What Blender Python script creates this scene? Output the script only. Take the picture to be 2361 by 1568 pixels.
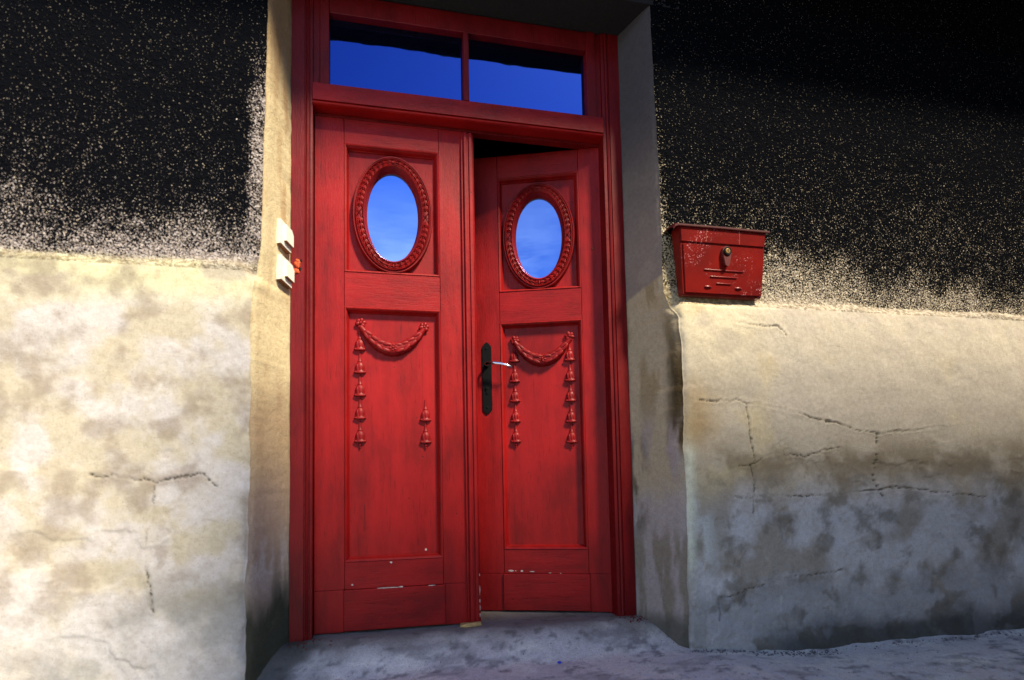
import bpy, bmesh, math, random
import numpy as np
from mathutils import Vector, Matrix
random.seed(7); rng = np.random.default_rng(11)
S = bpy.context.scene
for o in list(bpy.data.objects): bpy.data.objects.remove(o)
COL = S.collection
PI = math.pi

# ------------------------------------------------------------------ camera
CAM = Vector((0.2208, -2.4174, 0.6434)); TILT, YAW, ROLL = 0.0630, 0.2157, -0.0181
fw = Vector((math.sin(YAW)*math.cos(TILT), math.cos(YAW)*math.cos(TILT), math.sin(TILT)))
rt = Vector((math.cos(YAW), -math.sin(YAW), 0)); up = rt.cross(fw)
r2 = math.cos(ROLL)*rt + math.sin(ROLL)*up; u2 = -math.sin(ROLL)*rt + math.cos(ROLL)*up
cd = bpy.data.cameras.new('camera'); cam = bpy.data.objects.new('camera', cd); COL.objects.link(cam)
cam.matrix_world = Matrix(((r2.x, u2.x, -fw.x, CAM.x), (r2.y, u2.y, -fw.y, CAM.y), (r2.z, u2.z, -fw.z, CAM.z), (0, 0, 0, 1)))
cd.sensor_fit = 'HORIZONTAL'; cd.sensor_width = 36; cd.lens = 1320.0/2361*36
cd.shift_x = 41.8/2361; cd.shift_y = 226.0/2361; cd.clip_start = .05; cd.clip_end = 500
cd.dof.use_dof = True; cd.dof.focus_distance = 2.75; cd.dof.aperture_fstop = 1.1
S.camera = cam
S.render.resolution_x = 1024; S.render.resolution_y = 680

# ------------------------------------------------------------------ world, sun, exposure
SUN_EL, SUN_AZ = math.radians(48), math.radians(32)      # azimuth measured from the wall normal towards the right
w = bpy.data.worlds.new('World'); S.world = w; w.use_nodes = True
nt = w.node_tree; nt.nodes.clear()
def WN(t, **k):
    n = nt.nodes.new(t)
    for a, b in k.items(): setattr(n, a, b)
    return n
wo = WN('ShaderNodeOutputWorld'); bg = WN('ShaderNodeBackground'); sky = WN('ShaderNodeTexSky')
sky.sky_type = 'NISHITA'; sky.sun_disc = False; sky.sun_elevation = SUN_EL
sky.sun_rotation = PI - SUN_AZ; sky.ozone_density = 3.5; sky.dust_density = .4; sky.air_density = 1.1
tc = WN('ShaderNodeTexCoord'); mp = WN('ShaderNodeMapping'); mp.inputs['Scale'].default_value = (1.6, 1.6, 5)
nz = WN('ShaderNodeTexNoise'); nz.inputs['Scale'].default_value = 1.7; nz.inputs['Detail'].default_value = 7; nz.inputs['Roughness'].default_value = .6
cr = WN('ShaderNodeMapRange'); cr.inputs['From Min'].default_value = .36; cr.inputs['From Max'].default_value = .66
sep = WN('ShaderNodeSeparateXYZ'); er = WN('ShaderNodeMapRange'); er.inputs['From Min'].default_value = .47; er.inputs['From Max'].default_value = .34
mul = WN('ShaderNodeMath', operation='MULTIPLY'); mx = WN('ShaderNodeMixRGB'); mx.inputs['Color2'].default_value = (32, 35, 38, 1)
nt.links.new(tc.outputs['Generated'], mp.inputs['Vector']); nt.links.new(mp.outputs[0], nz.inputs['Vector']); nt.links.new(nz.outputs['Fac'], cr.inputs['Value'])
nt.links.new(tc.outputs['Generated'], sep.inputs[0]); nt.links.new(sep.outputs['Z'], er.inputs['Value'])
nt.links.new(cr.outputs[0], mul.inputs[0]); nt.links.new(er.outputs[0], mul.inputs[1]); nt.links.new(mul.outputs[0], mx.inputs['Fac'])
gm = WN('ShaderNodeGamma'); gm.inputs['Gamma'].default_value = 1.8; nt.links.new(sky.outputs[0], gm.inputs['Color']); nt.links.new(gm.outputs[0], mx.inputs['Color1']); nt.links.new(mx.outputs[0], bg.inputs['Color']); nt.links.new(bg.outputs[0], wo.inputs['Surface'])
bg.inputs['Strength'].default_value = .030
sd = bpy.data.lights.new('sun', 'SUN'); sun = bpy.data.objects.new('sun', sd); COL.objects.link(sun)
sd.energy = 5.0; sd.angle = math.radians(8); sd.color = (1, .87, .66)
sv = Vector((math.sin(SUN_AZ)*math.cos(SUN_EL), -math.cos(SUN_AZ)*math.cos(SUN_EL), math.sin(SUN_EL)))
sun.rotation_euler = sv.to_track_quat('Z', 'Y').to_euler(); sun.location = (4, -6, 8)
S.view_settings.view_transform = 'Standard'; S.view_settings.look = 'None'; S.view_settings.gamma = 1
S.view_settings.exposure = 0.75

# ------------------------------------------------------------------ noise
TAB = rng.random((256, 256))
def vn(x, y):
    xi = np.floor(x).astype(int); yi = np.floor(y).astype(int); fx = x-xi; fy = y-yi
    fx = fx*fx*(3-2*fx); fy = fy*fy*(3-2*fy)
    a = TAB[xi & 255, yi & 255]; b = TAB[(xi+1) & 255, yi & 255]; c = TAB[xi & 255, (yi+1) & 255]; d = TAB[(xi+1) & 255, (yi+1) & 255]
    return (a*(1-fx)+b*fx)*(1-fy)+(c*(1-fx)+d*fx)*fy
def fbm(x, y, f, o=4, seed=0, g=.5):
    s = 0; a = 1; t = 0
    for i in range(o):
        s = s+a*vn(x*f+seed*17.3+i*5.1, y*f+seed*9.7+i*3.3); t += a; a *= g; f *= 2.03
    return s/t
def ss(a, b, x):
    t = np.clip((x-a)/(b-a), 0, 1); return t*t*(3-2*t)
def mixc(c, k, col):
    k = np.asarray(k)[..., None]; return c*(1-k)+np.array(col)*k

# ------------------------------------------------------------------ materials
def mat(name):
    m = bpy.data.materials.new(name); m.use_nodes = True; n = m.node_tree; n.nodes.clear()
    out = n.nodes.new('ShaderNodeOutputMaterial'); b = n.nodes.new('ShaderNodeBsdfPrincipled')
    n.links.new(b.outputs[0], out.inputs['Surface']); return m, n, b, out
def N(n, t, props={}, **ins):
    x = n.nodes.new(t)
    for k, v in props.items(): setattr(x, k, v)
    for k, v in ins.items():
        x.inputs[k.replace('_', ' ')].default_value = v
    return x
def noise(n, vec, scale, detail=4, rough=.55, dist=0):
    x = N(n, 'ShaderNodeTexNoise', Scale=scale, Detail=detail, Roughness=rough, Distortion=dist)
    n.links.new(vec, x.inputs['Vector']); return x.outputs['Fac']
def mr(n, v, a, b, c=0, d=1):
    x = n.nodes.new('ShaderNodeMapRange')
    for i, q in zip(('From Min', 'From Max', 'To Min', 'To Max'), (a, b, c, d)): x.inputs[i].default_value = q
    n.links.new(v, x.inputs['Value']); return x.outputs[0]
def mixn(n, f, a, b, mode='MIX'):
    x = n.nodes.new('ShaderNodeMixRGB'); x.blend_type = mode
    for s, v in ((0, f), (1, a), (2, b)):
        if hasattr(v, 'is_output'): n.links.new(v, x.inputs[s])
        elif s == 0: x.inputs[0].default_value = v
        else: x.inputs[s].default_value = (*v, 1) if len(v) == 3 else v
    return x.outputs[0]
def mth(n, op, a, b):
    x = n.nodes.new('ShaderNodeMath'); x.operation = op
    for i, v in enumerate((a, b)):
        if hasattr(v, 'is_output'): n.links.new(v, x.inputs[i])
        else: x.inputs[i].default_value = v
    return x.outputs[0]
def bump(n, b, h, s, d):
    x = N(n, 'ShaderNodeBump', Strength=s, Distance=d); n.links.new(h, x.inputs['Height']); n.links.new(x.outputs[0], b.inputs['Normal']); return x
def coords(n, scale=(1, 1, 1)):
    t = n.nodes.new('ShaderNodeTexCoord'); m = n.nodes.new('ShaderNodeMapping'); m.inputs['Scale'].default_value = scale
    n.links.new(t.outputs['Object'], m.inputs['Vector']); return m.outputs[0]

def red_paint(name, grain, base=(.30, .0050, .0050), grainy=.5):
    m, n, b, o = mat(name)
    sc = (1, 1, .07) if grain == 'v' else (.07, 1, 1)
    v = coords(n, sc); v0 = coords(n)
    g = noise(n, v, 150, 5, .65, .4); f = noise(n, v0, 3.5, 4, .6); f2 = noise(n, v0, 45, 3)
    c = mixn(n, mr(n, f, .32, .68), base, tuple(x*.62 for x in base))
    c = mixn(n, mr(n, g, .42, .30), c, tuple(x*.35 for x in base))
    br = noise(n, coords(n, (1, 1, .22) if grain == 'v' else (.22, 1, 1)), 14, 5, .65, .3)
    c = mixn(n, mr(n, br, .45, .72, 0, .55), c, tuple(x*1.3+.002 for x in base)); c = mixn(n, mr(n, br, .46, .30, 0, .5), c, tuple(x*.42 for x in base))
    sp = n.nodes.new('ShaderNodeTexVoronoi'); sp.inputs['Scale'].default_value = 42; n.links.new(v0, sp.inputs['Vector'])
    pit = mth(n, 'MULTIPLY', mr(n, sp.outputs['Distance'], .16, .09), mr(n, f2, .60, .66))
    c = mixn(n, pit, c, (.03, .004, .004))
    n.links.new(c, b.inputs['Base Color'])
    n.links.new(mr(n, f2, .3, .7, .38, .55), b.inputs['Roughness'])
    b.inputs['Specular IOR Level'].default_value = .22
    h = mth(n, 'ADD', mth(n, 'MULTIPLY', mr(n, g, .3, .55), grainy), mth(n, 'MULTIPLY', f2, .9))
    h = mth(n, 'ADD', mth(n, 'SUBTRACT', h, mth(n, 'MULTIPLY', pit, 1.2)), mth(n, 'MULTIPLY', br, 2.2))
    bump(n, b, h, .45, .0013); return m
RV = red_paint('red_paint_upright_grain', 'v', grainy=.45)
RH = red_paint('red_paint_level_grain', 'h', grainy=.6)
RF = red_paint('red_paint_panel', 'v', grainy=.15)
RJ = red_paint('red_paint_frame', 'v', (.17, .004, .005), .7)
RC = red_paint('red_paint_carving', 'v', (.23, .005, .0055), .1)

def glass(name, tint):
    m, n, b, o = mat(name)
    v = coords(n, (1, 1, 3)); f = noise(n, v, 2.2, 3)
    b.inputs['Base Color'].default_value = (.004, .005, .01, 1); b.inputs['Roughness'].default_value = .02
    gl = N(n, 'ShaderNodeBsdfGlossy', Roughness=.012); gl.inputs['Color'].default_value = tint
    mxs = n.nodes.new('ShaderNodeMixShader'); mxs.inputs[0].default_value = .85
    n.links.new(b.outputs[0], mxs.inputs[1]); n.links.new(gl.outputs[0], mxs.inputs[2]); n.links.new(mxs.outputs[0], o.inputs['Surface'])
    bp = N(n, 'ShaderNodeBump', Strength=.25, Distance=.002); n.links.new(f, bp.inputs['Height']); n.links.new(bp.outputs[0], gl.inputs['Normal']); return m
GL = glass('window_glass', (.25, .40, .82, 1)); GLT = glass('dim_reflection_glass', (.04, .095, .36, 1))  # transom glass tinted darker to imitate a deeper sky reflection
def simple(name, col, rough=.5, metal=0, sc=60, amt=.35, bd=.0006):
    m, n, b, o = mat(name); v = coords(n); f = noise(n, v, sc, 4, .6)
    n.links.new(mixn(n, mr(n, f, .3, .7), col, tuple(x*(1-amt) for x in col)), b.inputs['Base Color'])
    b.inputs['Roughness'].default_value = rough; b.inputs['Metallic'].default_value = metal
    bump(n, b, f, .5, bd); return m
IRON = simple('black_iron', (.004, .0045, .005), .6, 0)
CHROME = simple('bare_steel', (.80, .80, .86), .18, 1, 20, .05, .0001)
BRASS = simple('old_brass', (.25, .15, .05), .5, .8)
PLAST = simple('cream_plastic', (.78, .77, .66), .38, 0, 30, .06, .0002)
PLASTB = simple('brown_plastic', (.22, .085, .03), .6)  # brown strips along the undersides of the doorbell plates
FOAM = simple('orange_foam', (.80, .11, .008), .7, 0, 180, .7, .004)
BARE = simple('bare_primer', (.72, .60, .52), .7, 0, 150, .35)
WOOD = simple('pale_wood', (.74, .46, .17), .65, 0, 80, .5)
RUST = simple('rust_flake', (.20, .035, .015), .9)
BLUEP = simple('blue_plastic', (.05, .09, .75), .25)
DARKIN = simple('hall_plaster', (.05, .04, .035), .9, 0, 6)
ROOFW = simple('weathered_board', (.035, .028, .022), .8, 0, 30)

for m_ in (IRON,): m_.node_tree.nodes['Principled BSDF'].inputs['Specular IOR Level'].default_value = .15
def letter_paint():
    m, n, b, o = mat('red_letterbox_enamel'); v0 = coords(n)
    f = noise(n, v0, 9, 4); big = noise(n, v0, 7, 3, .5); sp = n.nodes.new('ShaderNodeTexVoronoi'); sp.inputs['Scale'].default_value = 160
    n.links.new(v0, sp.inputs['Vector']); fl = noise(n, v0, 90, 3)
    c = mixn(n, mr(n, f, .35, .7), (.20, .006, .003), (.12, .004, .003))
    k = mth(n, 'MULTIPLY', mr(n, sp.outputs['Distance'], .40, .26), mth(n, 'MULTIPLY', mr(n, fl, .50, .60), mr(n, big, .50, .62)))
    c = mixn(n, mth(n, 'MULTIPLY', k, .85), c, (.85, .42, .45))
    n.links.new(c, b.inputs['Base Color']); n.links.new(mth(n, 'ADD', mth(n, 'MULTIPLY', k, .3), .28), b.inputs['Roughness'])
    bump(n, b, fl, .2, .0006); return m
LB = letter_paint(); LBC = simple('dark_red_enamel', (.11, .005, .004), .4); LBD = simple('dark_maroon_enamel', (.055, .004, .004), .6); LBD.node_tree.nodes['Principled BSDF'].inputs['Specular IOR Level'].default_value = .12

def plaster(name, sooty=False, bs=.6, bd=.004, gr=.35):
    m, n, b, o = mat(name); v0 = coords(n)
    at = N(n, 'ShaderNodeAttribute', {'attribute_name': 'stain_shade'}); so = N(n, 'ShaderNodeAttribute', {'attribute_name': 'soot'})  # colour attribute holds real stains and the painted shade of the reveals
    f = noise(n, v0, 55, 6, .7); f2 = noise(n, v0, 190, 4, .7)
    c = mixn(n, mr(n, f, .35, .65, 0, .55), at.outputs['Color'], mixn(n, 1, at.outputs['Color'], (.70, .66, .60), 'MULTIPLY'))
    c = mixn(n, mr(n, f2, .56, .66, 0, gr), c, (.14, .11, .085))
    if sooty:
        vo = n.nodes.new('ShaderNodeTexVoronoi'); vo.inputs['Scale'].default_value = 95; n.links.new(v0, vo.inputs['Vector'])
        g = mth(n, 'ADD', mth(n, 'MULTIPLY', noise(n, v0, 135, 4, .65, .5), .80), mth(n, 'MULTIPLY', noise(n, v0, 17, 4, .7, .4), .20))
        # soot lies thickest in the hollows: grains stand clear of it where it is thin
        k = mth(n, 'SUBTRACT', mr(n, so.outputs['Fac'], 0, 1, .37, .665), g)
        k = mr(n, k, -.045, .03)
        c = mixn(n, mr(n, noise(n, v0, 60, 3, .6), .60, .40, 0, .75), c, mixn(n, 1, c, (.38, .33, .28), 'MULTIPLY'))
        c = mixn(n, k, c, (.004, .0045, .006))
        sp = noise(n, v0, 75, 3, .6, .8)
        spk = mth(n, 'MULTIPLY', mr(n, vo.outputs['Distance'], .28, .18), mr(n, sp, .50, .60))
        c = mixn(n, mth(n, 'MULTIPLY', spk, mr(n, so.outputs['Fac'], 1.0, .70, .22, .8)), c, (.78, .66, .48))
        h = mth(n, 'ADD', mth(n, 'MULTIPLY', g, 1.0), mth(n, 'MULTIPLY', mr(n, vo.outputs['Distance'], .5, 0), .9))
        h = mth(n, 'ADD', h, f)
    else:
        h = mth(n, 'ADD', f, mth(n, 'MULTIPLY', f2, .5))
    n.links.new(c, b.inputs['Base Color']); b.inputs['Roughness'].default_value = .93; b.inputs['Specular IOR Level'].default_value = .08
    bump(n, b, h, bs, bd); return m
PL_FACE = plaster('pebbledash_render', True, .9, .006)
PL_FACE.node_tree.nodes['Principled BSDF'].inputs['Specular IOR Level'].default_value = 0
PL_REV = plaster('trowelled_plaster', False, .9, .005, .5)
PL_PLN = plaster('plinth_render', False, .6, .004)
GRD = plaster('worn_concrete', False, .9, .006, .6)

# ------------------------------------------------------------------ object helpers
def link(name, me, m, parent=None, smooth=False, label=None, kind=None):
    o = bpy.data.objects.new(name, me); COL.objects.link(o)
    if m and not me.materials: me.materials.append(m)
    if parent is not None: o.parent = parent
    if smooth:
        me.polygons.foreach_set('use_smooth', [True]*len(me.polygons))
        if len(me.polygons) < 20000: me.set_sharp_from_angle(angle=math.radians(50))
    if label: o['label'] = label
    if kind: o['kind'] = kind
    return o
def from_bm(name, bm, m, parent=None, smooth=False, **k):
    bmesh.ops.recalc_face_normals(bm, faces=bm.faces[:])
    me = bpy.data.meshes.new(name); bm.to_mesh(me); bm.free(); return link(name, me, m, parent, smooth, **k)
def thing(name, loc, label, cat, rotz=0, group=None):
    o = bpy.data.objects.new(name, None); COL.objects.link(o); o.location = loc; o.rotation_euler = (0, 0, rotz)
    o.empty_display_size = .1; o['label'] = label; o['category'] = cat
    if group: o['group'] = group
    return o
def abox(bm, x0, x1, y0, y1, z0, z1, bev=0):
    vs = [bm.verts.new((x, y, z)) for x in (x0, x1) for y in (y0, y1) for z in (z0, z1)]
    F = [(0, 1, 3, 2), (4, 6, 7, 5), (0, 4, 5, 1), (2, 3, 7, 6), (0, 2, 6, 4), (1, 5, 7, 3)]
    fs = [bm.faces.new([vs[i] for i in f]) for f in F]
    if bev:
        es = list({e for f in fs for e in f.edges}); bmesh.ops.bevel(bm, geom=es, offset=bev, segments=2, affect='EDGES', profile=.6)
def box(name, m, parent, x0, x1, y0, y1, z0, z1, bev=.0015, **k):
    bm = bmesh.new(); abox(bm, x0, x1, y0, y1, z0, z1, bev); return from_bm(name, bm, m, parent, **k)
def lathe(bm, prof, n=16, sy=1.0, c=(0, 0, 0), axis='z', rot=0):
    rings = []
    for r, h in prof:
        ring = []
        for i in range(n):
            a = 2*PI*i/n+rot; x, y = r*math.cos(a), r*math.sin(a)*sy
            p = (c[0]+x, c[1]+y, c[2]+h) if axis == 'z' else (c[0]+x, c[1]+h, c[2]+y)
            ring.append(bm.verts.new(p))
        rings.append(ring)
    for a, b in zip(rings, rings[1:]):
        for i in range(n): bm.faces.new((a[i], a[(i+1) % n], b[(i+1) % n], b[i]))
    for r in (rings[0], rings[-1]):
        try: bm.faces.new(r)
        except ValueError: pass
def blob(bm, c, s, rot=0, sub=2, jit=0):
    r = bmesh.ops.create_icosphere(bm, subdivisions=sub, radius=1)
    M = Matrix.Rotation(rot, 3, 'Y')
    for v in r['verts']:
        k = 1+(random.random()-.5)*jit
        p = M @ Vector((v.co.x*s[0]*k, v.co.y*s[1]*k, v.co.z*s[2]*k)); v.co = p+Vector(c)
def sweep_rect(bm, x0, x1, z0, z1, prof, y=0):
    # mitred moulding round an opening; prof = (distance inwards, height towards the viewer)
    rings = []
    for d, h in prof:
        rings.append([bm.verts.new(p) for p in ((x0+d, y-h, z0+d), (x1-d, y-h, z0+d), (x1-d, y-h, z1-d), (x0+d, y-h, z1-d))])
    for a, b in zip(rings, rings[1:]):
        for i in range(4): bm.faces.new((a[i], a[(i+1) % 4], b[(i+1) % 4], b[i]))
def profile_bar(bm, pts, z0, z1, vertical=True):
    # pts = closed outline in (x,y); extruded along z, or (z,y) extruded along x
    f = (lambda p, t: (p[0], p[1], t)) if vertical else (lambda p, t: (t, p[1], p[0]))
    a = [bm.verts.new(f(p, z0)) for p in pts]; b = [bm.verts.new(f(p, z1)) for p in pts]
    for i in range(len(pts)): bm.faces.new((a[i], a[(i+1) % len(pts)], b[(i+1) % len(pts)], b[i]))
    bm.faces.new(a); bm.faces.new(b)

# ================================================================== GROUND
def axis(*segs):
    out = []
    for a, b, st in segs: out += list(np.arange(a, b-1e-9, st))
    out.append(segs[-1][1]); return np.array(out)
gx = axis((-90, -6, 12), (-6, -1.3, .1), (-1.3, 3.4, .0125), (3.4, 7, .1), (7, 91, 12))
gy = axis((-90, -6, 12), (-6, -2.4, .1), (-2.4, -1.1, .05), (-1.1, .12, .011), (.12, 3.6, .3), (3.6, 63.6, 12))
X, Y = np.meshgrid(gx, gy)
Zg = -.095*ss(-.01, -.24, Y) - .03*ss(-.24, -1.2, Y) - .035*ss(1.5, 2.2, X)*ss(0, -.3, Y) - .02*ss(1.5, 2.0, X)*ss(-.1,-.3,Y)
near = (np.abs(X-1) < 4) & (Y > -3) & (Y < .3)
Zg += near*((fbm(X, Y, 3, 4, 1)-.5)*.016*ss(.05, -.2, Y) + (fbm(X, Y, 14, 4, 2)-.5)*.008*ss(.08, -.05, Y))
c = np.ones(X.shape+(3,))*np.array([.80, .77, .72])
c = mixc(c, ss(.46, .60, fbm(X, Y*1.7, 5, 6, 3, .6)), (.93, .90, .80))
c = mixc(c, ss(.53, .68, fbm(X*.8, Y*2.2, 7, 6, 4, .65))*.8, (.46, .44, .41))
c = mixc(c, ss(.58, .72, fbm(X, Y*1.5, 16, 5, 5, .65))*.7, (.20, .19, .19))
c = mixc(c, ss(.55, .62, fbm(X, Y, 30, 3, 6))*.5*ss(-.2, -.5, Y), (.86, .88, .90))
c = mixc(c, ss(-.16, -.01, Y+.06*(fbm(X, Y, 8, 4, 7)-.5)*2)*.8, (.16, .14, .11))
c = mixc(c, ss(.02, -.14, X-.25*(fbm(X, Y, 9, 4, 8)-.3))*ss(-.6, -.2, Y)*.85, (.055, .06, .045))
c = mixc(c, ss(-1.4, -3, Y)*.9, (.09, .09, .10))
def grid_obj(name, P, cols, m, parent=None, mask=None, soot=None, kind=None, label=None):
    h, wd = P.shape[:2]; idx = np.arange(h*wd).reshape(h, wd)
    q = np.stack([idx[:-1, :-1], idx[:-1, 1:], idx[1:, 1:], idx[1:, :-1]], -1).reshape(-1, 4)
    if mask is not None: q = q[mask[:-1, :-1].reshape(-1)]
    used = np.unique(q); rm = -np.ones(h*wd, int); rm[used] = np.arange(len(used)); q = rm[q]
    me = bpy.data.meshes.new(name); me.vertices.add(len(used)); me.vertices.foreach_set('co', P.reshape(-1, 3)[used].astype(np.float32).ravel())
    me.loops.add(len(q)*4); me.loops.foreach_set('vertex_index', q.ravel().astype(np.int32))
    me.polygons.add(len(q)); me.polygons.foreach_set('loop_start', np.arange(len(q), dtype=np.int32)*4)
    me.update(calc_edges=True)
    a = me.attributes.new('stain_shade', 'FLOAT_COLOR', 'POINT')
    a.data.foreach_set('color', np.concatenate([cols.reshape(-1, 3)[used], np.ones((len(used), 1))], 1).astype(np.float32).ravel())
    s = me.attributes.new('soot', 'FLOAT', 'POINT')
    s.data.foreach_set('value', (np.zeros(len(used)) if soot is None else soot.reshape(-1)[used]).astype(np.float32))
    return link(name, me, m, parent, True, label, kind)
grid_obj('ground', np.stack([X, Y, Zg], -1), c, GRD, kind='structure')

# ================================================================== HOUSE WALL
wall = thing('house_wall', (0.65, -.2, 0), 'old rendered house wall with sooty pebbledash above a cracked pale plinth around the red door', 'wall')
OFF = Vector(wall.location)
CR = [[(1.61, .944), (1.66, .938), (1.70, .94)], [(1.705, .944), (1.79, .941), (1.88, .93), (2.02, .905), (2.2, .86), (2.5, .80), (2.9, .83)],
      [(1.745, .60), (1.752, .655), (1.80, .66), (1.85, .662), (1.90, .69), (1.97, .71), (2.1, .70), (2.3, .74)], [(1.84, .66), (1.85, .58), (1.846, .42)],
      [(1.69, .524), (1.76, .526), (1.84, .522), (1.99, .53), (2.2, .52), (2.6, .55), (3.1, .49)],
      [(1.655, .104), (1.73, .118), (1.85, .145), (2.0, .172), (2.3, .19)], [(1.70, .37), (1.78, .385), (1.88, .41)],
      [(1.83, .93), (1.845, .80), (1.855, .68)], [(1.655, .10), (1.653, .02)], [(2.05, 1.24), (2.0, 1.28), (1.9, 1.275), (1.8, 1.285)], [(2.5, .8), (2.47, .6), (2.52, .5)]]
CL = [[(-.30, .62), (-.36, .66), (-.5, .64), (-.7, .67)], [(-.5, .64), (-.53, .4), (-.5, .2)]]
def crackfield(x, z, lines):
    best = np.full(x.shape, 9.)
    xx = x+.018*(fbm(x, z, 28, 5, 21, .7)-.5)*2; zz = z+.018*(fbm(x, z, 31, 5, 22, .7)-.5)*2
    for L in lines:
        for (ax, az), (bx, bz) in zip(L, L[1:]):
            dx, dz = bx-ax, bz-az; t = np.clip(((xx-ax)*dx+(zz-az)*dz)/(dx*dx+dz*dz), 0, 1)
            best = np.minimum(best, np.hypot(xx-ax-t*dx, zz-az-t*dz))
    return best
def side(sgn):
    R = sgn > 0
    zs = axis((-.32, -.16, .04), (-.16, 2.76, .0050), (2.76, 3.24, .08))
    fx = 1.388 if R else -.086
    rev = np.linspace(0, 1, 30)
    if R: fc = axis((0, .75, .0045), (.75, 2.25, .011), (2.25, 6.3, .25))
    else: fc = axis((0, .45, .0048), (.45, 1.2, .011), (1.2, 6.3, .25))
    nr, nf = len(rev), len(fc); H = len(zs)
    Z = np.repeat(zs[:, None], nr+nf, 1)
    zi = np.array([-.3, .18, .5, .9, 1.2, 1.30, 1.36, 1.42, 1.53, 1.85, 2.5, 3.8])
    if R: ax = np.interp(zs, zi, [1.515, 1.515, 1.521, 1.523, 1.525, 1.522, 1.495, 1.47, 1.468, 1.471, 1.458, 1.455])
    else: ax = np.interp(zs, zi, [-.205, -.203, -.198, -.194, -.190, -.186, -.184, -.178, -.165, -.160, -.146, -.140])
    ax = ax + (fbm(zs, zs*0+3, 9, 4, 31 if R else 32)-.5)*.016*np.where(zs < 1.35, 1.6, .5)
    ztop = 1.385 if R else 1.43
    P = np.zeros((H, nr+nf, 3))
    # reveal
    for j, t in enumerate(rev): pass
    T = np.repeat(rev[None, :], H, 0)
    fxz = fx+(fbm(zs, zs*0+9, 12, 4, 33)-.5)*.012*(1 if R else 1)
    # face x coordinate
    xf = ax[:, None]+sgn*fc[None, :]
    edge = ztop+.05*(fbm(xf, xf*0, 4, 3, 34)-.5)+(.045*ss(0.06, 0, fc)[None, :]*(-1 if R else -1))
    pl = ss(.018, -.022, Z[:, nr:]-edge-.012*(fbm(xf, Z[:, nr:], 20, 3, 35)-.5))
    proud = .030
    yf = -.2-proud*pl
    yarr = yf[:, 0]
    P[:, :nr, 0] = fxz[:, None]+(ax-fxz)[:, None]*T; P[:, :nr, 1] = .015+(yarr-.015)[:, None]*T
    P[:, nr:, 0] = xf; P[:, nr:, 1] = yf; P[:, :, 2] = Z
    # undulation along the outward normal
    s = np.concatenate([(T-1)*.22, np.repeat(fc[None, :], H, 0)], 1)
    amp = np.concatenate([np.repeat(np.minimum(rev*8, 1)[None, :], H, 0), np.ones((H, nf))], 1)
    low = ss(1.45, 1.30, Z)
    rough = np.concatenate([np.zeros((H, nr)), 1-pl], 1)
    sd_ = 40 if R else 50
    d = (fbm(s, Z, 3.2, 3, sd_)-.5)*.012*(.4+low) + (fbm(s, Z, 16, 4, sd_+1)-.5)*.0045*(.35+low) + rough*(fbm(s, Z, 75, 3, sd_+2)-.5)*.006
    d += low*ss(.35, .1, Z)*(fbm(s, Z, 9, 4, sd_+3)-.5)*.02
    # plaster skins flaked off in layers
    fl = ss(.55, .57, fbm(s, Z, 5.5, 5, sd_+4))*low*np.concatenate([np.zeros((H, nr)), ss(.95, .6, xf*0+Z[:, nr:])], 1)
    d -= fl*.0035
    cd_ = crackfield(P[:, :, 0], Z, CR if R else CL); cd_ = np.where(np.arange(nr+nf)[None, :] < nr, 9, cd_)
    wv = .0035*(.5+1.1*fbm(P[:, :, 0], Z, 12, 2, 60)); ck = np.exp(-(cd_/(wv*.6))**2)*ss(.30, .62, fbm(P[:, :, 0], Z, 9, 4, 62))
    d -= ck*.007
    lip = np.exp(-((cd_-.010)/.006)**2); d += lip*.0012
    # rounded arris
    k = np.arange(nr+nf)-(nr-.5)
    nx = np.where(k < 0, -.93*sgn, 0.); ny = np.where(k < 0, -.37, -1.)
    near_a = np.exp(-(s/.016)**2); nrm = np.stack([np.interp(s, [-.03, .02], [-.93*sgn, 0]), np.interp(s, [-.03, .02], [-.37, -1])], -1)
    nrm /= np.linalg.norm(nrm, axis=-1, keepdims=True)
    d = d*amp - near_a*(.006+.006*fbm(s*0, Z, 22, 3, 61)*(.3+low))
    P[:, :, 0] += nrm[..., 0]*d; P[:, :, 1] += nrm[..., 1]*d
    Xw = P[:, :, 0]
    is_rev = np.repeat((np.arange(nr+nf) < nr)[None, :], H, 0)
    f1 = fbm(s, Z, 3, 5, sd_+5); f2 = fbm(s, Z, 9, 5, sd_+6); f3 = fbm(s*4, Z*.6, 7, 5, sd_+7); f4 = fbm(s, Z, 30, 4, sd_+8)
    col = np.ones(Z.shape+(3,))*np.array([.68, .58, .36])
    soot = np.zeros(Z.shape)
    if R:
        # face
        col = mixc(col, ss(.42, .60, f1+.25*ss(1.7, 2.1, Xw)), (.62, .55, .42))
        col = mixc(col, ss(.36, .5, f2)*ss(1.0, 1.30, Z)*.6, (.80, .72, .50))
        col = mixc(col, ss(1.75, 2.05, Xw+.3*(f2-.5))*ss(.7, 1.0, Z)*.6, (.58, .53, .46))
        col = mixc(col, np.exp(-((Z-.88-.2*(f2-.5))/.13)**2)*np.exp(-((Xw-1.60)/.09)**2)*.8, (.42, .29, .14))
        col = mixc(col, ss(.30, .66, f2)*ss(.84, .66, Z)*ss(.42, .58, Z)*.8, (.29, .23, .14))
        col = mixc(col, ss(.62, .42, Z+.2*(f1-.5)), (.52, .46, .37))
        col = mixc(col, ss(.42, .66, fbm(s, Z, 6, 6, 71))*ss(.66, .45, Z), (.80, .78, .74))
        col = mixc(col, ss(.50, .74, fbm(s, Z, 11, 6, 72, .6))*ss(.72, .5, Z)*.7, (.26, .23, .17))
        col = mixc(col, ss(.20, .0, Z+.2*(f2-.5))*.6, (.22, .215, .19))
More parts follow.
